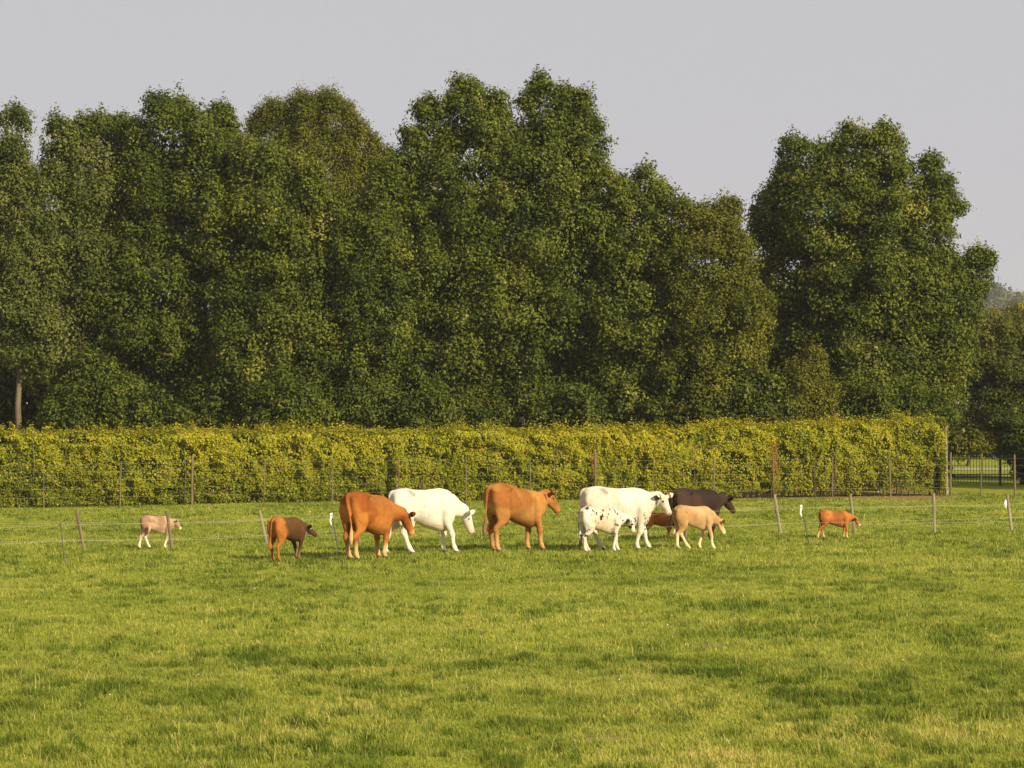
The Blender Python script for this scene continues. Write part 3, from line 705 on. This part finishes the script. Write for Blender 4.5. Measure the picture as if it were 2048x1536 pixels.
# rusty dock plants against the hedge
for k, (px, h, lab) in enumerate([(1549, 2.0, 'tall rusty brown dock plant against the right part of the hedge'), (1192, 1.7, 'rusty brown dock plant at the hedge behind the speckled white cow')]):
    y = 88.0
    for _ in range(12): x = (px - CX) * y / F_PX; y = float(hedge_y(x)) - .18
    dr = bpy.data.objects.new('dock_plant', None); COL.objects.link(dr); dr.location = (x, y, 0)
    tag(dr, lab, 'plant')
    rg2 = np.random.default_rng(90 + k); mb = MB(); cc = []
    for j in range(4):
        a = Vector((rg2.normal(0, .05), rg2.normal(0, .04), 0)); t = a + Vector((rg2.normal(0, .10), 0, h * rg2.uniform(.75, 1)))
        mb.tube([a, a.lerp(t, .5), t], [.008, .006, .003], 4)
        for z in np.linspace(.45, 1, 90): cc.append(a.lerp(t, float(z)) + Vector(tuple(rg2.normal(0, .035, 3))))
    link('stem', mb.mesh('stem'), M['rust'], dr)
    cc = np.array([tuple(c) for c in cc]); Vv, T = leaf_cloud(cc, np.tile([[0, -1., 0]], (len(cc), 1)), rg2.uniform(.03, .055, len(cc)), rg2.random(len(cc)), rg2)
    tag(link('seed_head', quads('seed_head', Vv, T), M['rust'], dr), kind='stuff')

# daisies
rg = np.random.default_rng(8); vs = []; nfl = 34
for k in range(nfl):
    py = rg.uniform(1010, 1420); px = rg.uniform(-30, 2080)
    c = gnd(px, py); c.z += .07; r = rg.uniform(.006, .011)
    vs.append((c, r))
for px, py in ((620, 1028), (1140, 1019)):
    c = gnd(px, py); c.z += .05; vs.append((c, .022))
mb = MB()
for c, r in vs: mb.tube([c, c + Vector((0, 0, r * .6)), c + Vector((0, 0, r))], [r, r * .9, r * .3], 6)
tag(link('daisies', mb.mesh('daisies'), M['white']), 'tiny white flowers dotted over the pasture grass', 'flowers', kind='stuff')

# ------------------------------------------------------------------ cattle
def cr(P, n=5):
    """Catmull-Rom through rows of numbers"""
    P = np.asarray(P, float); P = np.vstack([2 * P[0] - P[1], P, 2 * P[-1] - P[-2]]); out_ = []
    for i in range(1, len(P) - 2):
        for k in range(n):
            t = k / n
            out_.append(0.5 * ((2 * P[i]) + (-P[i - 1] + P[i + 1]) * t + (2 * P[i - 1] - 5 * P[i] + 4 * P[i + 1] - P[i + 2]) * t * t + (-P[i - 1] + 3 * P[i] - 3 * P[i + 1] + P[i + 2]) * t ** 3))
    out_.append(P[-2]); return np.array(out_)

def ell_tube(mb, rows, lat, seg=18, power=2.0, n=5, axis=None):
    """rows: x y z ra rb ; ra in the plane across lat, rb along lat"""
    R = cr(rows, n); pts = [Vector(r[:3]) for r in R]; n0 = len(mb.v); lat = Vector(lat)
    for i, p in enumerate(pts):
        t = Vector(axis) if axis else (pts[min(i + 1, len(pts) - 1)] - pts[max(i - 1, 0)]).normalized()
        u = (lat - t * lat.dot(t)).normalized(); w = t.cross(u); ra = max(R[i][3], .004); rb = max(R[i][4], .004)
        for k in range(seg):
            a = 2 * math.pi * k / seg; c = math.cos(a); s = math.sin(a)
            c = math.copysign(abs(c) ** (2 / power), c); s = math.copysign(abs(s) ** (2 / power), s)
            mb.v.append(tuple(p + w * c * ra + u * s * rb))
    for i in range(len(pts) - 1):
        for k in range(seg):
            k2 = (k + 1) % seg
            mb.f.append((n0 + i * seg + k, n0 + i * seg + k2, n0 + (i + 1) * seg + k2, n0 + (i + 1) * seg + k))
    mb.f.append(tuple(n0 + k for k in range(seg))[::-1]); mb.f.append(tuple(n0 + (len(pts) - 1) * seg + k for k in range(seg)))

def dirv(pitch, yaw):
    p = math.radians(pitch); y = math.radians(yaw)
    return Vector((math.cos(p) * math.cos(y), math.cos(p) * math.sin(y), math.sin(p)))

def coat_mat(name, rough=0.75):
    m, n, out = new_mat(name)
    a = attr(n, 'coat')
    tc = n.nodes.new('ShaderNodeTexCoord')
    nz = n.nodes.new('ShaderNodeTexNoise'); nz.inputs['Scale'].default_value = 7; nz.inputs['Detail'].default_value = 6
    n.links.new(tc.outputs['Object'], nz.inputs['Vector'])
    r = ramp(n, [(0.3, (0.80, 0.78, 0.75)), (0.7, (1, 1, 1))]); n.links.new(nz.outputs[0], r.inputs[0])
    mx = n.nodes.new('ShaderNodeMix'); mx.data_type = 'RGBA'; mx.blend_type = 'MULTIPLY'; mx.inputs[0].default_value = 1
    n.links.new(a.outputs['Color'], mx.inputs[6]); n.links.new(r.outputs[0], mx.inputs[7])
    p = n.nodes.new('ShaderNodeBsdfPrincipled'); p.inputs['Roughness'].default_value = rough; p.inputs['Specular IOR Level'].default_value = .12
    p.inputs['Sheen Weight'].default_value = 0.0
    nz2 = n.nodes.new('ShaderNodeTexNoise'); nz2.inputs['Scale'].default_value = 45; nz2.inputs['Detail'].default_value = 3
    n.links.new(tc.outputs['Object'], nz2.inputs['Vector'])
    b = n.nodes.new('ShaderNodeBump'); b.inputs['Strength'].default_value = .35; b.inputs['Distance'].default_value = .012
    n.links.new(nz2.outputs[0], b.inputs['Height']); n.links.new(b.outputs[0], p.inputs['Normal'])
    n.links.new(mx.outputs[2], p.inputs['Base Color']); n.links.new(p.outputs[0], out.inputs['Surface'])
    return m
M['coat'] = coat_mat('cattle_coat')

def n3(P, s, seed):
    return np.clip((fbm(P[:, 0] * s + P[:, 1] * s * .7, P[:, 2] * s - P[:, 1] * s * .4, seed, 3) - .5) * 1.7 + .5, 0, 1)

def make_cow(name, label, spec):
    H = spec['H']; calf = spec.get('calf', False); Lf = spec.get('L', 1.0); fat = spec.get('fat', 1.0); wd = spec.get('w', 1.0)
    wz = spec.get('withers', -0.02)          # withers height against the hips
    mb = MB()
    if calf:
        T = [(-.555, .93, .68, .08), (-.50, .975, .58, .135), (-.43, 1.0, .53, .165), (-.30, .985, .55, .155), (-.15, .96, .51, .142), (.02, .955, .465, .160), (.18, .965, .425, .165), (.30, .975, .415, .145), (.38, .94, .44, .125), (.45, .87, .52, .095), (.49, .80, .58, .06)]
    else:
        T = [(-.60, .92, .66, .09), (-.54, .965, .56, .15), (-.46, .985, .53, .165), (-.31, .995, .50, .190), (-.18, .965, .47, .160), (-.04, .955, .41, .180), (.12, .96, .365, .182), (.26, .98, .335, .165), (.38, .97, .355, .155), (.46, .92, .41, .13), (.51, .85, .50, .09)]
    rows = []
    for x, zt, zb, hw in T:
        zt = zt + wz * float(sstep(-.2, .3, x)); zb = 1 - (1 - zb) * fat if -.35 < x < .35 else zb
        rows.append((x * Lf, 0, (zt + zb) / 2, (zt - zb) / 2, hw * wd))
    ell_tube(mb, rows, (0, 1, 0), 22, 2.25, axis=(1, 0, 0))
    # spine ridge, hook and pin bones
    ell_tube(mb, [(-.52 * Lf, 0, .93, .04, .05), (-.40 * Lf, 0, .948, .035, .085), (-.30 * Lf, 0, .955, .035, .085), (-.16 * Lf, 0, .935, .035, .07), (0, 0, .935 + wz * .5, .035, .05), (.24 * Lf, 0, .945 + wz, .045, .045), (.36 * Lf, 0, .90 + wz, .06, .06), (.46 * Lf, 0, .80 + wz, .06, .06)], (0, 1, 0), 12)
    for s in (-1, 1):
        if not calf: ell_tube(mb, [(-.33 * Lf, s * .10, .95, .03, .03), (-.27 * Lf, s * .155 * wd, .93, .035, .035), (-.24 * Lf, s * .14 * wd, .88, .03, .03)], (0, 1, 0), 8)
        zq = .045 if calf else .012
        ell_tube(mb, [(-.27 * Lf, s * .15 * wd, .90 - zq, .04, .04), (-.42 * Lf, s * .105 * wd, .885 - zq, .05, .06), (-.545 * Lf, s * .090 * wd, .875, .05, .055), (-.575 * Lf, s * .08 * wd, .86, .03, .03)], (0, 0, 1), 10)
        ell_tube(mb, [(-.53 * Lf, s * .095 * wd, .90, .05, .06), (-.535 * Lf, s * .10 * wd, .80, .06, .065), (-.52 * Lf, s * .105 * wd, .68, .06, .062), (-.48 * Lf, s * .11 * wd, .56, .05, .05), (-.455 * Lf, s * .12 * wd, .44, .035, .035)], (0, 1, 0), 12)
    # neck and head
    B = Vector((.37 * Lf, 0, .74 + wz)); nl = spec.get('nl', .40 if not calf else .33)
    nd = dirv(spec.get('np', 10), spec.get('ny', 0)); P = B + nd * (nl + .02)
    hdv = dirv(spec.get('hp', -40), spec.get('hy', 0)); hl_ = spec.get('hl', .33 if not calf else .30)
    hlat = Vector((0, 0, 1)).cross(hdv).normalized()
    nlat = Vector((0, 0, 1)).cross(nd).normalized()
    k_ = .93 if calf else 1.0
    ell_tube(mb, [(*(B - nd * .06 + Vector((0, 0, -.02))), .21 * k_, .115 * k_), (*(B + nd * .08), .195 * k_, .11 * k_), (*(B + nd * nl * .55 + Vector((0, 0, .0))), .138 * k_, .085 * k_), (*(P - nd * .04), .100 * k_, .076 * k_), (*(P + nd * .01), .07, .06)], nlat, 16)
    hrow = [(-.035, .055, .065), (.03, .090, .090), (.11, .100, .096), (.19, .092, .076), (.27, .075, .062), (.33, .070, .066), (.37, .060, .062), (.388, .036, .040)]
    up = hlat.cross(hdv) * -1
    if up.z < 0: up = -up
    sc = hl_ / .385
    ell_tube(mb, [(*(P + hdv * t * sc - up * (.025 if .05 < t < .25 else .015)), a * sc * .93, b * sc * .93) for t, a, b in hrow], hlat, 16, 2.2)
    er = spec.get('ear', 0)      # ears: side vectors
    for s in (-1, 1):
        o_ = P + hdv * .035 + hlat * s * .055 + up * .02
        ed = (hlat * s * 1.0 - hdv * .25 + up * (.18 + er)).normalized(); L_ = .17 if not calf else .18
        elat = ed.cross(hdv).normalized()
        ell_tube(mb, [(*(o_), .022, .02), (*(o_ + ed * L_ * .35), .046, .016), (*(o_ + ed * L_ * .7), .042, .014), (*(o_ + ed * L_), .014, .010)], elat, 10)
    # legs
    F = spec.get('feet', (0, 0, 0, 0))       # fore-left, fore-right, hind-left, hind-right foot shifts along x
    lift = spec.get('lift', (0, 0, 0, 0))
    g = .92 if calf else 1.0
    bx = .335 * Lf
    for i, s in ((0, 1), (1, -1)):
        dx = F[i]; lf = lift[i]; yy = s * .105 * wd
        ell_tube(mb, [(bx - .02, yy * .9, .78, .11, .06), (bx + .02, yy * 1.2, .62, .105 * g, .065), (bx - .01 + dx * .10, yy * 1.25, .50, .075 * g, .055), (bx + .01 + dx * .35, yy * 1.1, .38 + lf * .3, .050 * g, .042), (bx + .02 + dx * .55, yy, .285 + lf * .5, .050 * g, .045), (bx + .01 + dx * .68, yy * .98, .24 + lf * .6, .037, .034), (bx - .0 + dx * .86, yy * .95, .14 + lf * .8, .032, .030), (bx + .005 + dx * .95, yy * .95, .095 + lf * .9, .040, .038), (bx + .02 + dx, yy * .95, .05 + lf, .032, .032), (bx + .035 + dx, yy * .95, .025 + lf, .042, .038), (bx + .04 + dx, yy * .95, .0 + lf, .046, .042)], (0, 1, 0), 14, 2.0, 4)
    hx = -.42 * Lf
    for i, s in ((2, 1), (3, -1)):
        dx = F[i]; lf = lift[i]; yy = s * .125 * wd
        ell_tube(mb, [(hx - .01, yy * .75, .86, .13, .07), (hx + .0, yy * 1.05, .72, .145 * g, .070), (hx + .05 + dx * .10, yy * 1.1, .58, .120 * g, .068), (hx + .03 + dx * .22, yy * 1.05, .47, .080 * g, .050), (hx - .03 + dx * .42, yy * .95, .385 + lf * .3, .047 * g, .036), (hx - .06 + dx * .52, yy * .9, .335 + lf * .4, .055 * g, .038), (hx - .045 + dx * .62, yy * .88, .275 + lf * .5, .040, .035), (hx - .03 + dx * .82, yy * .88, .165 + lf * .8, .034, .032), (hx - .015 + dx * .93, yy * .88, .10 + lf * .9, .041, .038), (hx + .01 + dx, yy * .88, .055 + lf, .032, .033), (hx + .03 + dx, yy * .88, .025 + lf, .043, .039), (hx + .035 + dx, yy * .88, .0 + lf, .047, .042)], (0, 1, 0), 14, 2.0, 4)
    # tail
    tx = -.60 * Lf if not calf else -.56 * Lf
    sw = spec.get('tail', 0.0); tlen = .36 if not calf else .38
    tr = [(tx + .07, 0, .945, .030, .03), (tx + .01, 0, .93, .028, .028), (tx - .022, sw * .2, .86, .021, .021), (tx - .018, sw * .6, .70, .018, .018), (tx - .01, sw, .52, .017, .017), (tx - .02, sw * 1.1, tlen + .04, .030, .028), (tx - .03, sw * 1.15, tlen - .06, .034, .03), (tx - .025, sw * 1.15, tlen - .14, .008, .008)]
    ell_tube(mb, tr, (0, 1, 0), 10)
    # udder or navel
    if not calf:
        ell_tube(mb, [(-.36 * Lf, 0, .50, .05, .07), (-.28 * Lf, 0, .45, .065, .09), (-.20 * Lf, 0, .44, .05, .07)], (0, 1, 0), 12)
    src = mb.mesh('tmp_cow')
    tmp = bpy.data.objects.new('tmp_cow', src); COL.objects.link(tmp)
    rm = tmp.modifiers.new('r', 'REMESH'); rm.mode = 'VOXEL'; rm.voxel_size = .0115
    sm = tmp.modifiers.new('s', 'SMOOTH'); sm.factor = .5; sm.iterations = 7
    dg = bpy.context.evaluated_depsgraph_get(); ev = tmp.evaluated_get(dg)
    me = bpy.data.meshes.new_from_object(ev); me.name = 'body'
    bpy.data.objects.remove(tmp)
    nv = len(me.vertices); co = np.empty(nv * 3, np.float32); me.vertices.foreach_get('co', co); co = co.reshape(-1, 3)
    # muscle, hollow and bone relief
    nr = np.empty(nv * 3, np.float32); me.vertices.foreach_get('normal', nr); nr = nr.reshape(-1, 3)
    X_, Y_, Z_ = co[:, 0] / Lf, np.abs(co[:, 1]), co[:, 2]
    side = (Y_ > .06) & (Z_ > .42)
    def hol(cx_, cz_, rx_, rz_, amp): return amp * np.exp(-(((X_ - cx_) / rx_) ** 2 + ((Z_ - cz_) / rz_) ** 2)) * side
    dsp = hol(-.19, .82, .08, .085, -.018) + hol(-.41, .80, .05, .05, -.008) + hol(-.25, .93, .04, .03, .018) + hol(.21, .66, .035, .17, -.014) + hol(.31, .62, .06, .16, .012)
    dsp += hol(-.24, .60, .035, .11, -.022) + hol(-.38, .66, .08, .12, .014) + hol(.43, .78, .03, .10, -.012) + hol(.02, .62, .16, .12, .010)
    dsp += .0035 * np.sin(X_ * 95) * np.exp(-(((X_ - .05) / .14) ** 2 + ((Z_ - .68) / .13) ** 2)) * side
    dsp += (n3(co, 9, 44) - .5) * .009 * (Z_ > .35)
    if calf: dsp *= .55
    co = (co + nr * dsp[:, None]).astype(np.float32)
    Pn = np.array(P); h_ = np.array(hdv); rel = co - Pn; along = rel @ h_; lat_ = rel @ np.array(hlat); upc = rel @ np.array(up)
    perp = np.sqrt(np.maximum((rel ** 2).sum(1) - along ** 2, 0))
    head = (along > -.03) & (along < hl_ + .04) & (perp < .15) & (co[:, 0] > .30 * Lf)
    tailm = co[:, 0] < tx - .015
    tailm &= (np.abs(co[:, 1] - sw * sstep(.9, .5, co[:, 2])) < .06)
    col = spec['coat'](co, dict(head=head, along=along / hl_, tail=tailm, lat=lat_, up=upc, Lf=Lf))
    if 'earc' in spec: col = mixc(col, spec['earc'], head * (np.abs(lat_) > .108) * .9)
    # hooves, eyes, nostrils, inner ear
    def setc(mask, c, a=1.0):
        w = np.asarray(mask, float)[:, None] * a; col[:] = col * (1 - w) + np.array(c) * w
    setc(co[:, 2] < .045 + 0 * co[:, 2], (.06, .045, .03), .85 if not spec.get('palehoof') else .3)
    for s in (-1, 1):
        ec = Pn + h_ * (.12 * sc) + np.array(hlat) * s * .078 * sc + np.array(up) * .02
        setc(((co - ec) ** 2).sum(1) < .018 ** 2, (.008, .006, .005))
        ncen = Pn + h_ * (.362 * sc) + np.array(hlat) * s * .028 * sc + np.array(up) * .012
        setc(((co - ncen) ** 2).sum(1) < .013 ** 2, (.02, .012, .01))
    ca = me.attributes.new('coat', 'FLOAT_COLOR', 'POINT')
    ca.data.foreach_set('color', np.concatenate([np.clip(col, 0, .85), np.ones((nv, 1))], 1).astype(np.float32).ravel())
    co *= H; me.vertices.foreach_set('co', co.ravel()); me.update()
    me.polygons.foreach_set('use_smooth', [True] * len(me.polygons))
    D = dist_of(spec['py']); x = (spec['px'] - CX) * D / F_PX
    root = bpy.data.objects.new(name, None); COL.objects.link(root)
    root.location = (x, D, float(gz(x, D)) + spec.get('dz', 0.0)); root.rotation_euler = (0, 0, math.radians(spec['th']))
    tag(root, label, 'calf' if calf else 'cow')
    link('body', me, M['coat'], root)
    for s in spec.get('tags', ()):      # ear tags
        o_ = (P + hdv * .03 + hlat * s * .13 + up * (.0)) * H
        t = MB().box((0, 0, 0), (.006, .020, .026))
        q = hdv.to_track_quat('X', 'Z')
        tm = t.mesh('ear_tag', False); tg = link('ear_tag', tm, M['white'], root); tg.location = o_ + hdv * .03; tg.rotation_euler = q.to_euler()
    return root

def mixc(a, b, w): w = np.asarray(w)[:, None]; return a * (1 - w) + np.array(b) * w
def coat_solid(base, dark=None, legs=None, legz=.30, belly=None, tailc=None, muzzle=None, headc=None, seed=1, var=.6, rump=None):
    def f(co, g):
        n = n3(co, 3.2, seed); base_ = np.tile(np.array(base, float), (len(co), 1))
        c = base_ * (1 - var * .5 + var * n)[:, None]
        if dark is not None: c = mixc(c, dark, sstep(.46, .80, n3(co, 3.4, seed + 5)) * .85)
        if belly is not None: c = mixc(c, belly, sstep(.58, .42, co[:, 2] + .12 * (n - .5)) * .7 * (co[:, 2] > .33) * sstep(.17, .09, np.abs(co[:, 1])))
        if legs is not None: c = mixc(c, legs, sstep(legz + .1, legz - .1, co[:, 2] + .1 * (n - .5)))
        if headc is not None: c = mixc(c, headc, g['head'] * 1.0)
        if muzzle is not None: c = mixc(c, muzzle, g['head'] * sstep(.72, .85, g['along']))
        if tailc is not None: c = mixc(c, tailc, g['tail'] * sstep(.55, .40, co[:, 2]))
        if rump is not None: c = mixc(c, rump, sstep(-.12, -.30, co[:, 0] + .22 * (n - .5)))
        return c
    return f
def coat_speckle(base, spots, patch, seed, amount=.5):
    def f(co, g):
        n = n3(co, 3.0, seed); c = np.tile(np.array(base, float), (len(co), 1)) * (.9 + .15 * n)[:, None]
        c = mixc(c, patch, sstep(.50, .68, n3(co, 3.2, seed + 3)) * (.45 + .3 * amount) * (co[:, 2] < .98))
        s = fbm(co[:, 0] * 22 + co[:, 1] * 7, co[:, 2] * 22 + 3, seed + 9, 2)
        zone = sstep(.45, .62, n3(co, 1.8, seed + 12))
        c = mixc(c, spots, sstep(.70 - amount * .12, .78 - amount * .12, s) * zone * (co[:, 2] > .3))
        c = mixc(c, spots, g['head'] * (np.abs(g['lat']) > .09) * .85)
        c = mixc(c, (.45, .30, .24), g['head'] * sstep(.85, .95, g['along']))
        return c
    return f

ORANGE = (.35, .130, .026); TAN = (.60, .31, .095); WHITE = (.64, .61, .53); CREAM = (.74, .58, .36)
cattle = [
 ('calf', 'pale tan calf with white hind legs walking behind a leaning post on the far left', dict(px=316, py=1099, H=.70, calf=True, th=14, L=.86, np=26, nl=.22, hp=-58, hy=-10, feet=(.12, -.10, .12, -.20),
    coat=coat_solid((.42, .28, .18), dark=(.28, .16, .09), legs=(.80, .76, .62), legz=.30, belly=(.78, .70, .52), muzzle=(.78, .66, .38), tailc=(.80, .76, .62), seed=3), tail=.02)),
 ('calf', 'two tone calf with orange hindquarters and dark brown front, left of the orange cow', dict(px=576, py=1121, H=.88, calf=True, th=50, L=.84, w=1.1, np=6, nl=.23, hp=-44, hy=-32, ny=-14, feet=(.10, -.06, .03, -.05),
    coat=coat_solid((.085, .042, .014), legs=(.18, .11, .05), legz=.2, rump=ORANGE, seed=4), tail=.06, tags=(-1,))),
 ('cow', 'orange brown cow seen from behind, its head in front of the white cow', dict(px=738, py=1118, H=1.35, th=54, L=.84, w=.98, np=-6, ny=-34, nl=.33, hp=-66, hy=-20, earc=(.10, .03, .01), feet=(.04, -.06, .04, -.06), withers=-.06,
    coat=coat_solid(ORANGE, dark=(.23, .060, .010), legs=(.58, .38, .18), legz=.20, tailc=(.60, .36, .16), muzzle=(.50, .26, .10), seed=5), tail=-.09)),
 ('cow', 'plain white cow walking right with lowered head beside the orange cow', dict(px=850, py=1108, H=1.33, th=20, L=.90, nl=.34, np=-20, hp=-74, hy=-30, feet=(.02, .14, -.22, .12), withers=.0, ear=.35,
    coat=coat_solid(WHITE, legs=(.80, .74, .62), legz=.25, muzzle=(.62, .46, .36), belly=(.66, .50, .38), seed=6, var=.06))),
 ('cow', 'tan orange cow standing alone in the middle with raised head and dark red ears', dict(px=1033, py=1103, H=1.42, w=.92, th=37, L=.84, np=36, hp=-60, hy=-26, nl=.31, hl=.33, tags=(-1,), earc=(.12, .025, .012), feet=(-.02, .10, .02, -.06), withers=-.10,
    coat=coat_solid((.38, .180, .050), dark=(.27, .095, .018), legs=(.50, .28, .11), legz=.2, belly=(.20, .07, .02), tailc=(.20, .13, .07), seed=7), tail=.05)),
 ('cow', 'large white cow with faint dark speckles standing behind the speckled calf', dict(px=1238, py=1100, H=1.34, th=14, L=.98, np=20, ny=-12, hp=-62, hy=-55, nl=.32, feet=(.16, -.08, .16, -.14),
    coat=coat_speckle(WHITE, (.05, .04, .035), (.62, .48, .34), 12, .1), ear=.1)),
 ('calf', 'white calf with black speckles standing in front of the large white cow', dict(px=1204, py=1104, H=.95, calf=True, th=22, L=.85, np=-4, ny=-10, hp=-76, hy=-45, feet=(.12, -.06, .08, -.08), fat=1.06,
    coat=coat_speckle((.66, .61, .52), (.035, .028, .025), (.62, .46, .32), 14, 1.0), tail=.03)),
 ('calf', 'small orange calf half hidden between the large white cow and the beige calf', dict(px=1319, py=1078, H=.64, calf=True, th=18, L=.98, np=5, hp=-40, hy=20, feet=(.04, -.03, .06, -.22),
    coat=coat_solid((.42, .14, .03), dark=(.34, .09, .018), legs=(.60, .36, .15), legz=.25, seed=8))),
 ('calf', 'beige calf walking right with lowered head in front of the black cow', dict(px=1390, py=1096, H=.93, calf=True, th=16, L=.84, nl=.28, np=-22, hp=-66, hy=-12, feet=(-.16, .10, .22, -.10), ear=.5, palehoof=True,
    coat=coat_solid((.50, .31, .15), dark=(.42, .24, .10), legs=(.78, .64, .38), legz=.30, belly=(.78, .60, .36), muzzle=(.70, .52, .30), seed=9))),
 ('cow', 'dark brown black cow standing behind the beige calf', dict(px=1394, py=1081, H=1.19, th=32, L=.94, np=10, nl=.30, hp=-52, hy=-5, hl=.32, feet=(.05, -.05, .04, -.05),
    coat=coat_solid((.030, .018, .014), dark=(.055, .030, .020), seed=10), tags=(1,))),
 ('calf', 'orange calf walking right behind the electric fence on the right', dict(px=1671, py=1074, H=.66, calf=True, th=8, L=.98, np=-4, hp=-58, hy=-25, feet=(-.03, .04, .03, -.24), fat=1.05,
    coat=coat_solid((.35, .125, .03), dark=(.26, .08, .02), legs=(.64, .44, .20), legz=.22, muzzle=(.70, .56, .40), seed=11))),
]
for nm, lab, sp in cattle: make_cow(nm, lab, sp)

# ------------------------------------------------------------------ morning haze
mb = MB().box((0, 700, 34.5), (1400, 1500, 75.0))
m, n, out = new_mat('haze')
pv = n.nodes.new('ShaderNodeVolumePrincipled')
pv.inputs['Color'].default_value = (.93, .94, 1.0, 1); pv.inputs['Density'].default_value = .00016
pv.inputs['Anisotropy'].default_value = 0.0
n.links.new(pv.outputs[0], out.inputs['Volume'])
hz = link('haze', mb.mesh('haze', False), m); tag(hz, kind='stuff', label='thin pale haze in the air over the pasture and the far trees', cat='haze')
